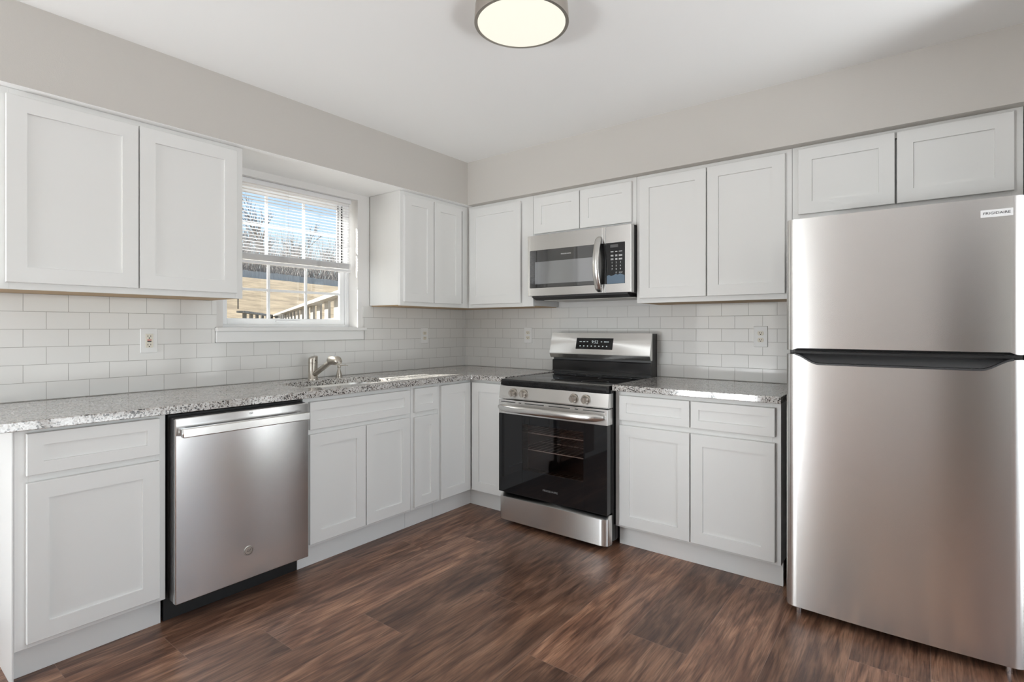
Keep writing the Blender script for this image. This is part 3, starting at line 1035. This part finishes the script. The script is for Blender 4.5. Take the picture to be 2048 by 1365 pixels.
# display let into the slanted console
un = Vector((0, -0.110 + 0.1465, 1.191 - 1.052)).normalized()      # up the slant
rn = Vector((1, 0, 0))
kn = rn.cross(un)
def con(x, s, h=0.0):
    base = Vector((x, -0.1465, 1.052))
    return base + un * s + kn * h
def slab(mb, x0, x1, s0, s1, h0, h1):
    mb.loops([[con(x0, s0, h0), con(x1, s0, h0), con(x1, s1, h0), con(x0, s1, h0)], [con(x0, s0, h1), con(x1, s0, h1), con(x1, s1, h1), con(x0, s1, h1)]])
mb = MB()
slab(mb, 1.160, 1.440, 0.030, 0.108, 0.0003, 0.0012)
mb.mi = 1
mb.text('9:52', 0.030, con(1.305, 0.080, 0.0014), rn, un, 0.0003)
for i, w in enumerate((0.018, 0.016, 0.012)):
    slab(mb, 1.185 + 0.028 * i, 1.185 + 0.028 * i + w, 0.080, 0.084, 0.0012, 0.0016)
for i, w in enumerate((0.010, 0.022, 0.012)):
    slab(mb, 1.350 + 0.024 * i, 1.350 + 0.024 * i + w, 0.080, 0.085, 0.0012, 0.0016)
for i in range(8):
    slab(mb, 1.190 + 0.029 * i, 1.190 + 0.029 * i + 0.008, 0.048, 0.055, 0.0012, 0.0016)
mb.build('display', [M['glassblack'], M['digits']], bk)
# control panel under the cooktop and its knobs
mb = MB()
mb.prism([(-0.656, 0.784), (-0.656, 0.863), (-0.704, 0.863), (-0.7175, 0.790), (-0.7150, 0.784)], 'x', RX0, RX1)
cp = mb.build('control_panel', M['steel'], t)
nn = Vector((0, -(0.863 - 0.790), -(0.7175 - 0.704))).normalized()
for kx in (1.054, 1.134, 1.490, 1.568):
    c0 = Vector((kx, -0.7108, 0.8255))
    mb = MB()
    mb.cyl(c0, c0 + nn * 0.006, 0.0265, 0.0262, 28)
    mb.cyl(c0 + nn * 0.006, c0 + nn * 0.026, 0.0215, 0.0195, 28)
    up_ = Vector((0, nn.z, -nn.y))
    g0 = c0 + nn * 0.026
    mb.loops([[g0 + Vector((sx * 0.0055, 0, 0)) + up_ * sz * 0.0190 for sx, sz in ((-1, -1), (1, -1), (1, 1), (-1, 1))],
              [g0 + nn * 0.008 + Vector((sx * 0.0040, 0, 0)) + up_ * sz * 0.0180 for sx, sz in ((-1, -1), (1, -1), (1, 1), (-1, 1))]])
    mb.build('knob', M['nickelrim'], t, smooth=40)
# oven door
DZ0, DZ1 = 0.200, 0.778
mb = MB()
Y0d, Y1d = -0.660, -0.722
mb.box(RX0 + 0.001, RX1 - 0.001, Y1d, Y0d, 0.690, DZ1, 0.002)
mb.mi = 1
for x0, x1 in ((0.965, 1.078), (1.103, 1.122), (1.150, 1.290), (1.325, 1.470), (1.503, 1.524), (1.556, 1.690)):
    mb.box(x0, x1, Y1d - 0.0004, Y1d + 0.002, 0.7630, 0.7675)
mb.mi = 2
GX0, GX1, GZ0, GZ1 = 1.130, 1.558, 0.360, 0.640
mb.box(RX0 + 0.002, GX0, Y1d, Y0d, DZ0, 0.6895, 0.001).box(GX1, RX1 - 0.002, Y1d, Y0d, DZ0, 0.6895, 0.001)
mb.box(GX0, GX1, Y1d, Y0d, DZ0, GZ0, 0.001).box(GX0, GX1, Y1d, Y0d, GZ1, 0.6895, 0.001)
od = mb.build('oven_door', [M['steel'], M['black'], M['glassblack']], t)
MB().box(GX0 + 0.0005, GX1 - 0.0005, Y1d + 0.0004, Y1d + 0.0044, GZ0 + 0.0005, GZ1 - 0.0005).build('window_glass', M['ovenglass'], od)
hp = []
for k in range(21):
    s = k / 20
    bow = 1 - (2 * s - 1) ** 4
    hp.append((RX0 + 0.012 + s * (RX1 - RX0 - 0.030), -0.734 - 0.050 * bow ** 0.8, 0.733))
MB().sweep(hp, [0.012] + [0.021] * 19 + [0.012], 16, 0.55, up=(0, 1, 0)).build('handle', M['steelsm'], od, smooth=50)
MB().text('FRIGIDAIRE', 0.016, (1.335, Y1d - 0.0003, 0.262), (1, 0, 0), (0, 0, 1), 0.0003, width=0.105).build('lettering', M['midgrey2'], od)
# storage drawer with rounded ends
pts = [(RX0 + 0.001, -0.664), (RX1 - 0.001, -0.664), (RX1 - 0.001, -0.700), (RX1 - 0.006, -0.710), (RX1 - 0.02, -0.720), (RX1 - 0.05, -0.7245), (RX0 + 0.05, -0.7245), (RX0 + 0.02, -0.720), (RX0 + 0.006, -0.710), (RX0 + 0.001, -0.700)]
mb = MB()
mb.loops([[(x, y, z) for x, y in pts] for z in (0.028, 0.172)] + [[(x, min(y + 0.03, -0.664) if y < -0.69 else y, 0.190) for x, y in pts]])
mb.build('storage_drawer', M['steel'], t, smooth=35)
for x, y in ((0.985, -0.62), (1.665, -0.62), (0.985, -0.10), (1.665, -0.10)):
    MB().cyl((x, y, 0.0), (x, y, 0.030), 0.017, 0.014, 14).build('foot', M['midgrey'], t)

# ------------------------------------------------------------------ microwave
t = thing('microwave', 'stainless steel over-the-range microwave with a black window and keypad', 'microwave', (1.317, -0.2, 1.437))
MX0, MX1, MZ0, MZ1, MY = 0.9375, 1.6965, 1.437, 1.8495, -0.398
mb = MB()
mb.box(MX0 + 0.002, MX1 - 0.002, -0.355, -0.010, MZ0, MZ1, 0.002)
mb.build('body', M['darkgrey'], t)
MB().prism([(-0.356, MZ0 + 0.004), (-0.384, MZ0 + 0.004), (-0.384, MZ0 - 0.006), (-0.34, MZ0 - 0.022), (-0.10, MZ0 - 0.022), (-0.10, MZ0 - 0.001), (-0.356, MZ0 - 0.001)], 'x', MX0 + 0.03, MX1 - 0.03).build('vent_grille', M['black'], t)
MB().box(MX0 + 0.09, MX1 - 0.004, -0.330, -0.045, MZ0 - 0.026, MZ0 - 0.0225, 0.001).build('underside_plate', M['bisque'], t)
XS = 1.527
WX0, WX1, WZa, WZb = 0.957, 1.505, 1.496, 1.745
mb = MB()
mb.box(MX0, WX0, MY, -0.357, MZ0 + 0.004, MZ1 - 0.002, 0.002).box(WX1, XS - 0.0008, MY, -0.357, MZ0 + 0.004, MZ1 - 0.002, 0.002)
mb.box(WX0, WX1, MY, -0.357, MZ0 + 0.004, WZa, 0.002).box(WX0, WX1, MY, -0.357, WZb, MZ1 - 0.002, 0.002)
md_ = mb.build('door', M['steel'], t)
mb = MB()
mb.box(WX0 + 0.0003, XS - 0.0012, MY - 0.0012, -0.360, WZa + 0.0003, WZb - 0.0003, 0.0006)
mb.mi = 1
mb.box(1.000, 1.446, MY - 0.0017, MY - 0.0013, 1.520, 1.668)
mb.build('window', [M['mwglass'], mat('window_mesh_screen_grey', (0.50, 0.51, 0.53), 0.07, 1.0)], md_)
MB().text('FRIGIDAIRE', 0.010, (1.243, MY - 0.0017, 1.708), (1, 0, 0), (0, 0, 1), 0.0003, width=0.075).build('lettering', M['inkwhite'], md_)
hp = []
for k in range(25):
    s = k / 24
    bow = math.sin(PI * s) ** 0.75
    hp.append((1.487, MY - 0.006 - 0.050 * bow, 1.452 + s * 0.335))
MB().sweep(hp, [0.015] + [0.0215] * 23 + [0.015], 16, 0.42, up=(0, 1, 0)).build('handle', M['steelsm'], md_, smooth=50)
mb = MB()
mb.box(XS + 0.0008, MX1, MY, -0.357, MZ0 + 0.004, MZ1 - 0.002, 0.002)
pan = mb.build('control_panel', M['steel'], t)
mb = MB()
kx0, kx1, kz0, kz1 = XS + 0.001, 1.657, 1.495, 1.7455
mb.box(kx0, kx1, MY - 0.0012, MY + 0.004, kz0, kz1, 0.0008)
mb.mi = 1
yk = MY - 0.0014
for r in range(3):
    for c_ in range(3):
        w = (0.018, 0.014, 0.022)[c_]
        x = 1.572 + 0.028 * c_
        z = 1.690 - 0.0215 * r
        mb.box(x - w / 2, x + w / 2, yk - 0.0003, yk + 0.0002, z - 0.002, z + 0.002)
        if r:
            mb.box(x - w / 2, x + w / 2, yk - 0.0003, yk + 0.0002, z - 0.007, z - 0.004)
for i, d in enumerate('123456789'):
    mb.text(d, 0.014, (1.572 + 0.028 * (i % 3), yk, 1.624 - 0.0205 * (i // 3)), (1, 0, 0), (0, 0, 1), 0.0002)
mb.text('0', 0.014, (1.600, yk, 1.5625), (1, 0, 0), (0, 0, 1), 0.0002)
mb.text('START', 0.009, (1.630, yk, 1.5625), (1, 0, 0), (0, 0, 1), 0.0002, width=0.024)
mb.mi = 2
mb.box(1.560, 1.612, yk - 0.0001, yk + 0.0002, 1.716, 1.734)
kp = mb.build('keypad', [M['blackgloss'], M['inkwhite'], M['midgrey']], pan)
mb = MB()
top = [1.551, 1.556, 1.549, 1.553, 1.560, 1.555, 1.562, 1.556, 1.550]
lo = [(1.537 + 0.1185 * i / 8, 1.496) for i in range(9)]
hi = [(1.537 + 0.1185 * i / 8, top[i] - 0.006) for i in range(9)]
ring = lo + hi[::-1]
mb.loops([[(x, MY - 0.0013, z) for x, z in ring], [(x, MY - 0.0019, z) for x, z in ring]])
mb.build('blue_patch', M['bluepatch'], kp)  # blue-grey patch with a ragged top edge, low on the keypad

# ------------------------------------------------------------------ refrigerator
FX0, FX1 = 2.604, 3.362
t = thing('refrigerator', 'tall stainless steel top-freezer refrigerator at the end of the cabinets', 'refrigerator', ((FX0 + FX1) / 2, -0.42, 0))
MB().box(FX0 + 0.006, FX1 - 0.006, -0.742, -0.040, 0.035, 1.678, 0.004).build('cabinet', M['midgrey'], t)
HW = (FX1 - FX0) / 2
XC = (FX0 + FX1) / 2


def bowy(x):
    e = min(x - FX0, FX1 - x)
    y = -0.808 - 0.010 * (1 - ((x - XC) / HW) ** 2)
    if e < 0.035:
        y += 0.028 * (1 - math.sqrt(max(0, 1 - (1 - e / 0.035) ** 2)))
    return y


xs = sorted(set([FX0 + e for e in (0, 0.002, 0.005, 0.009, 0.014, 0.02, 0.027, 0.035)] + [FX1 - e for e in (0, 0.002, 0.005, 0.009, 0.014, 0.02, 0.027, 0.035)] + [FX0 + 0.035 + (FX1 - FX0 - 0.07) * k / 64 for k in range(65)]))


def fridge_door(name, zlo, zhi):
    b = bmesh.new()
    fl, fh, bl_, bh = [], [], [], []
    for x in xs:
        y = bowy(x)
        fl.append(b.verts.new((x, y, zlo(x))))
        fh.append(b.verts.new((x, y, zhi(x))))
        bl_.append(b.verts.new((x, -0.750, zlo(x))))
        bh.append(b.verts.new((x, -0.750, zhi(x))))
    for i in range(len(xs) - 1):
        b.faces.new((fl[i], fl[i + 1], fh[i + 1], fh[i]))
        b.faces.new((bl_[i + 1], bl_[i], bh[i], bh[i + 1]))
        b.faces.new((fh[i], fh[i + 1], bh[i + 1], bh[i]))
        b.faces.new((fl[i + 1], fl[i], bl_[i], bl_[i + 1]))
    b.faces.new((fl[0], fh[0], bh[0], bl_[0]))
    b.faces.new((fh[-1], fl[-1], bl_[-1], bh[-1]))
    bmesh.ops.recalc_face_normals(b, faces=b.faces)
    mb = MB()
    mb._merge(b)
    return mb.build(name, M['steel'], t, smooth=35)


def ease(a, b_, v):
    u = max(0, min(1, (v - a) / (b_ - a)))
    return u * u * (3 - 2 * u)


def scoop(x):
    e = min(x - FX0, FX1 - x)
    return 1.116 - 0.040 * ease(0.030, 0.125, e)


def under(x):
    e = min(x - FX0, FX1 - x)
    return 1.134 + 0.008 * ease(0.026, 0.046, e)


fz = fridge_door('freezer_door', under, lambda x: 1.690)
fr_ = fridge_door('fridge_door', lambda x: 0.040, scoop)
# dark recessed grip between the doors
mb = MB()
b = bmesh.new()
rows = []
for x in xs:
    if x < FX0 + 0.030 or x > FX1 - 0.030:
        continue
    y = bowy(x)
    zs_ = scoop(x)
    rows.append([b.verts.new(p) for p in ((x, y + 0.002, zs_ - 0.004), (x, y - 0.0015, zs_ - 0.002), (x, y - 0.0015, zs_ + 0.004), (x, y + 0.020, zs_ + 0.006), (x, y + 0.038, min(zs_ + 0.036, 1.124)), (x, y + 0.030, 1.126), (x, y + 0.006, 1.131))])
for A, B in zip(rows, rows[1:]):
    for i in range(6):
        b.faces.new((A[i], B[i], B[i + 1], A[i + 1]))
bmesh.ops.recalc_face_normals(b, faces=b.faces)
for f in b.faces:
    pass
mb._merge(b)
mb.box(FX0 + 0.02, FX1 - 0.02, -0.760, -0.7505, 1.070, 1.134)
mb.build('grip_recess', M['darkgrey'], fr_, smooth=30)
MB().prism([(-0.7505, 1.1195), (-0.7505, 1.1335), (-0.795, 1.1335), (-0.795, 1.1195)], 'x', FX0 + 0.035, FX1 - 0.012).build('hinge', M['black'], t)
mb = MB()
bx_, bz_ = 3.281, 1.6345
by_ = bowy(bx_)
mb.prism([(by_ + 0.004, bz_ - 0.013), (by_ + 0.004, bz_ + 0.013), (by_ - 0.0035, bz_ + 0.013), (by_ - 0.0035, bz_ - 0.013)], 'x', bx_ - 0.043, bx_ + 0.043)
mb.mi = 1
mb.text('FRIGIDAIRE', 0.0125, (bx_, by_ - 0.0037, bz_), (1, 0, 0), (0, 0, 1), 0.0003, width=0.072)
mb.build('badge', [M['badge'], M['ink']], fz)
for x in (FX0 + 0.045, FX1 - 0.045):
    mb = MB()
    mb.box(x - 0.022, x + 0.022, -0.775, -0.700, 0.022, 0.034, 0.002)
    mb.cyl((x, -0.765, 0.0), (x, -0.765, 0.024), 0.011, n=14)
    mb.build('foot', M['chrome'], t)
for x in (FX0 + 0.06, FX1 - 0.06):
    MB().cyl((x - 0.012, -0.14, 0.0185), (x + 0.012, -0.14, 0.0185), 0.0185, n=16).build('roller', M['black'], t)

# ------------------------------------------------------------------ ceiling light
LX, LY = 1.858, -1.711
t = thing('ceiling_light', 'round flush ceiling light with a satin nickel rim', 'ceiling light', (LX, LY, ZC))
MB().lathe((LX, LY, ZC), [(0.0, -0.001), (0.172, -0.001), (0.176, -0.006), (0.180, -0.062), (0.180, -0.070), (0.168, -0.070), (0.168, -0.062), (0.0, -0.060)], 72).build('rim', M['nickelrim'], t, smooth=35)
MB().lathe((LX, LY, ZC), [(0.0, -0.0605), (0.167, -0.0605), (0.167, -0.070), (0.160, -0.0715), (0.0, -0.0725)], 72).build('diffuser', M['lamp'], t, smooth=35)

# ------------------------------------------------------------------ wall outlets
def outlet(label, wall, a, z, gfci=False):
    d = BS
    t = thing('wall_outlet', label, 'outlet', wp(wall, a, d, z), 'electrical outlets on the tiled walls')
    wb(MB(), wall, a - 0.038, a + 0.038, d, d + 0.006, z - 0.061, z + 0.061, 0.0025).build('cover_plate', M['plate'], t)
    r = (0, 1, 0) if wall == 'L' else (1, 0, 0)
    if gfci:
        mb = MB()
        wb(mb, wall, a - 0.0168, a + 0.0168, d + 0.006, d + 0.0085, z - 0.034, z + 0.034, 0.001)
        rec = mb.build('receptacle', M['ivory'], t)
        for zz in (z + 0.021, z - 0.021):
            wb(MB(), wall, a - 0.0075, a - 0.0050, d + 0.0084, d + 0.0089, zz - 0.002, zz + 0.006).build('slot', M['slot'], rec)
            wb(MB(), wall, a + 0.0050, a + 0.0070, d + 0.0084, d + 0.0089, zz - 0.002, zz + 0.006).build('slot', M['slot'], rec)
            wb(MB(), wall, a - 0.0025, a + 0.0025, d + 0.0084, d + 0.0089, zz - 0.010, zz - 0.005).build('slot', M['slot'], rec)
        wb(MB(), wall, a - 0.009, a + 0.009, d + 0.0084, d + 0.0100, z + 0.0012, z + 0.0062, 0.0005).build('reset_button', M['red'], rec)
        wb(MB(), wall, a - 0.009, a + 0.009, d + 0.0084, d + 0.0100, z - 0.0062, z - 0.0012, 0.0005).build('test_button', M['slot'], rec)
        return
    for zz in (z + 0.0195, z - 0.0195):
        mb = MB()
        ring = [(0.0172 * math.cos(th), max(-0.0125, min(0.0125, 0.0172 * math.sin(th)))) for th in (2 * PI * k / 32 for k in range(32))]
        mb.loops([[wp(wall, a + u, d + 0.006, zz + v) for u, v in ring], [wp(wall, a + u, d + 0.0082, zz + v) for u, v in ring]])
        rec = mb.build('receptacle', M['ivory'], t)
        for u0, u1, v0, v1 in ((-0.0078, -0.0052, -0.001, 0.007), (0.0052, 0.0074, -0.001, 0.007), (-0.0026, 0.0026, -0.009, -0.004)):
            wb(MB(), wall, a + u0, a + u1, d + 0.008, d + 0.0086, zz + v0, zz + v1).build('slot', M['slot'], rec)


outlet('white wall outlet with red and black test buttons, left of the window', 'L', -2.340, 1.163, True)
outlet('white duplex outlet on the tile right of the window, near the corner', 'L', -0.479, 1.166)
outlet('white duplex outlet on the tile just left of the range', 'R', 0.662, 1.170)
outlet('white duplex outlet on the tile beside the refrigerator', 'R', 2.326, 1.176)

# ------------------------------------------------------------------ outdoors
FWD = Vector((-math.sin(YAW), math.cos(YAW), 0))
RGT = Vector((math.cos(YAW), math.sin(YAW), 0))


def hill_z(x, y):
    d = -x
    base = -0.4 + 1.70 * ease(1.5, 12, d) + 3.45 * ease(9, 36, d) + 0.4 * ease(34, 60, d)
    return base - 0.03 * max(0, min(1, (d - 10) / 25)) * (y - 12)


bm = bmesh.new()
nx, ny = 60, 50
grid = []
for i in range(nx + 1):
    x = -0.5 - 75 * (i / nx) ** 1.4
    row = []
    for j in range(ny + 1):
        y = -45 + 105 * j / ny
        row.append(bm.verts.new((x, y, hill_z(x, y) + random.uniform(-0.03, 0.03))))
    grid.append(row)
for i in range(nx):
    for j in range(ny):
        bm.faces.new((grid[i][j], grid[i + 1][j], grid[i + 1][j + 1], grid[i][j + 1]))
bmesh.ops.recalc_face_normals(bm, faces=bm.faces)
me = bpy.data.meshes.new('hillside')
bm.to_mesh(me)
bm.free()
me.materials.append(M['grass'])
o = bpy.data.objects.new('hillside', me)
C.objects.link(o)
me.shade_smooth()
struct(o)


def railing(label, pts, ztop, zfloor):
    """wooden railing through plan points"""
    t = thing('wooden_railing', label, 'railing', (*pts[0], zfloor))
    for (x0, y0), (x1, y1) in zip(pts, pts[1:]):
        a, b_ = Vector((x0, y0, 0)), Vector((x1, y1, 0))
        d = (b_ - a).normalized()
        n = Vector((-d.y, d.x, 0))
        ln = (b_ - a).length
        def bar(mb, s0, s1, w0, w1, z0, z1):
            mb.loops([[a + d * s + n * w + Vector((0, 0, z)) for s, w in ((s0, w0), (s1, w0), (s1, w1), (s0, w1))] for z in (z0, z1)])
        mb = MB()
        bar(mb, -0.05, ln + 0.05, -0.07, 0.07, ztop - 0.04, ztop)
        mb.build('top_rail', M['oldwood'], t)
        mb = MB()
        bar(mb, 0, ln, -0.02, 0.02, ztop - 0.32, ztop - 0.23)
        mb.build('mid_rail', M['oldwood'], t)
        s = 0.05
        while s < ln - 0.1:
            mb = MB()
            bar(mb, s, s + 0.28, -0.045, -0.02, zfloor, ztop - 0.04)
            mb.build('picket', M['oldwood'], t)
            s += 0.66
    return t


def at(u, v, z):
    d = FWD + RGT * ((u - 1024) / F_PX)
    s = (CAM[2] - z) / ((v - HOR) / F_PX)
    p = Vector(CAM) + d * s
    return (p.x, p.y)


RZ = 1.55
railing('weathered grey wooden railing with wide pickets outside the window', [at(700, 578, RZ), at(548, 631, RZ), at(482, 622, RZ)], RZ, 0.55)
struct(MB().loops([[(*at(430, 642.5, 1.40), z), (*at(560, 639, 1.40), z), (*at(640, 640, 1.40), z), (*at(660, 647, 1.40), z), (*at(430, 649.5, 1.36), z)] for z in (1.30, 1.42)]).build('terrace', M['concrete']))

# long dark board fence along the crest
t = thing('board_fence', 'long dark grey board fence along the top of the grassy hill', 'fence', (-37, 20, 4))
for k in range(12):
    y0 = -6 + 4.0 * k
    mb = MB()
    for q in range(20):
        ya = y0 + 0.2 * q
        zz = hill_z(-37, ya) - 0.1
        mb.box(-37.02, -36.98, ya + 0.005, ya + 0.195, zz, zz + 0.95 + random.uniform(-0.03, 0.03))
    mb.build('panel', M['fencedark'], t)


# bare trees
def bare_tree(seed, h):
    rnd = random.Random(seed)
    trunk, twigs = MB(), MB()
    def grow(mb, p, d, ln, r, depth):
        q = p + d * ln * 0.5 + Vector((rnd.uniform(-1, 1), rnd.uniform(-1, 1), 0)) * ln * 0.04
        e = p + d * ln
        (trunk if depth < 2 else twigs).sweep([p, q, e], [r, r * 0.85, r * 0.65], 6 if depth < 2 else 4)
        if depth >= 4:
            return
        for _ in range(rnd.choice((3, 4, 4)) if depth < 3 else 4):
            a = rnd.uniform(0, 2 * PI)
            sp = rnd.uniform(0.22, 0.55)
            nd = (d + Vector((math.cos(a) * sp, math.sin(a) * sp, rnd.uniform(-0.1, 0.3)))).normalized()
            grow(mb, p + d * ln * rnd.uniform(0.45, 1.0), nd, ln * rnd.uniform(0.50, 0.72), r * 0.55, depth + 1)
    grow(trunk, Vector((0, 0, -0.3)), Vector((rnd.uniform(-.05, .05), rnd.uniform(-.05, .05), 1)).normalized(), h * 0.45, 0.016 * h, 0)
    a = trunk.build('trunk', M['bark'])
    b_ = twigs.build('twigs', M['treetwig'])
    return a, b_


protos = [bare_tree(11 + i, 8.5) for i in range(5)]
rt = random.Random(3)
spots = []
for row in range(7):
    x = -46.5 - 4.4 * row
    n = int(-x * 0.36 / 4.9)
    for q in range(n):
        u = 350 + 420 * (q + 0.5 * (row % 2) + 0.25) / n + rt.uniform(-5, 5)
        d = FWD + RGT * ((u - 1024) / F_PX)
        p = Vector(CAM) + d * ((x - CAM[0]) / d.x)
        spots.append((p.x, p.y, u))
for k, (x, y, u) in enumerate(spots):
    src = protos[k % 5]
    r = thing('bare_tree', 'leafless grey tree in the wood above the grassy hill', 'tree', (x, y, hill_z(x, y)), 'leafless trees beyond the hill')
    sc = rt.uniform(0.8, 1.0) * (1.15 if u < 560 else 0.85 if u > 620 else 1.0)
    r.scale = (sc, sc, sc)
    r.rotation_euler = (0, 0, rt.uniform(0, 6.28))
    for c_ in src:
        n = c_ if k < 5 else c_.copy()
        if k >= 5:
            C.objects.link(n)
        n.parent = r

# thicket under the trees
rb = random.Random(9)
mb = MB()
b = bmesh.new()
for k in range(2600):
    u = rb.uniform(330, 780)
    d = FWD + RGT * ((u - 1024) / F_PX)
    p = Vector(CAM) + d * ((rb.uniform(-42.5, -38.5) - CAM[0]) / d.x)
    z0 = hill_z(p.x, p.y) - 0.1
    h = rb.uniform(1.2, 5.2) if rb.random() < 0.8 else rb.uniform(4, 6.5)
    w = rb.uniform(0.012, 0.035)
    lx, ly = rb.uniform(-0.35, 0.35) * h, rb.uniform(-0.35, 0.35) * h
    vs = [b.verts.new((p.x + q[0], p.y + q[1], z0)) for q in ((-w, -w), (w, -w), (0, w))]
    top = b.verts.new((p.x + lx, p.y + ly, z0 + h))
    for i in range(3):
        b.faces.new((vs[i], vs[(i + 1) % 3], top))
mb._merge(b)
o = tag(mb.build('thicket', M['twig']), 'dense grey thicket of bare brush behind the board fence', 'brush')
o['kind'] = 'stuff'
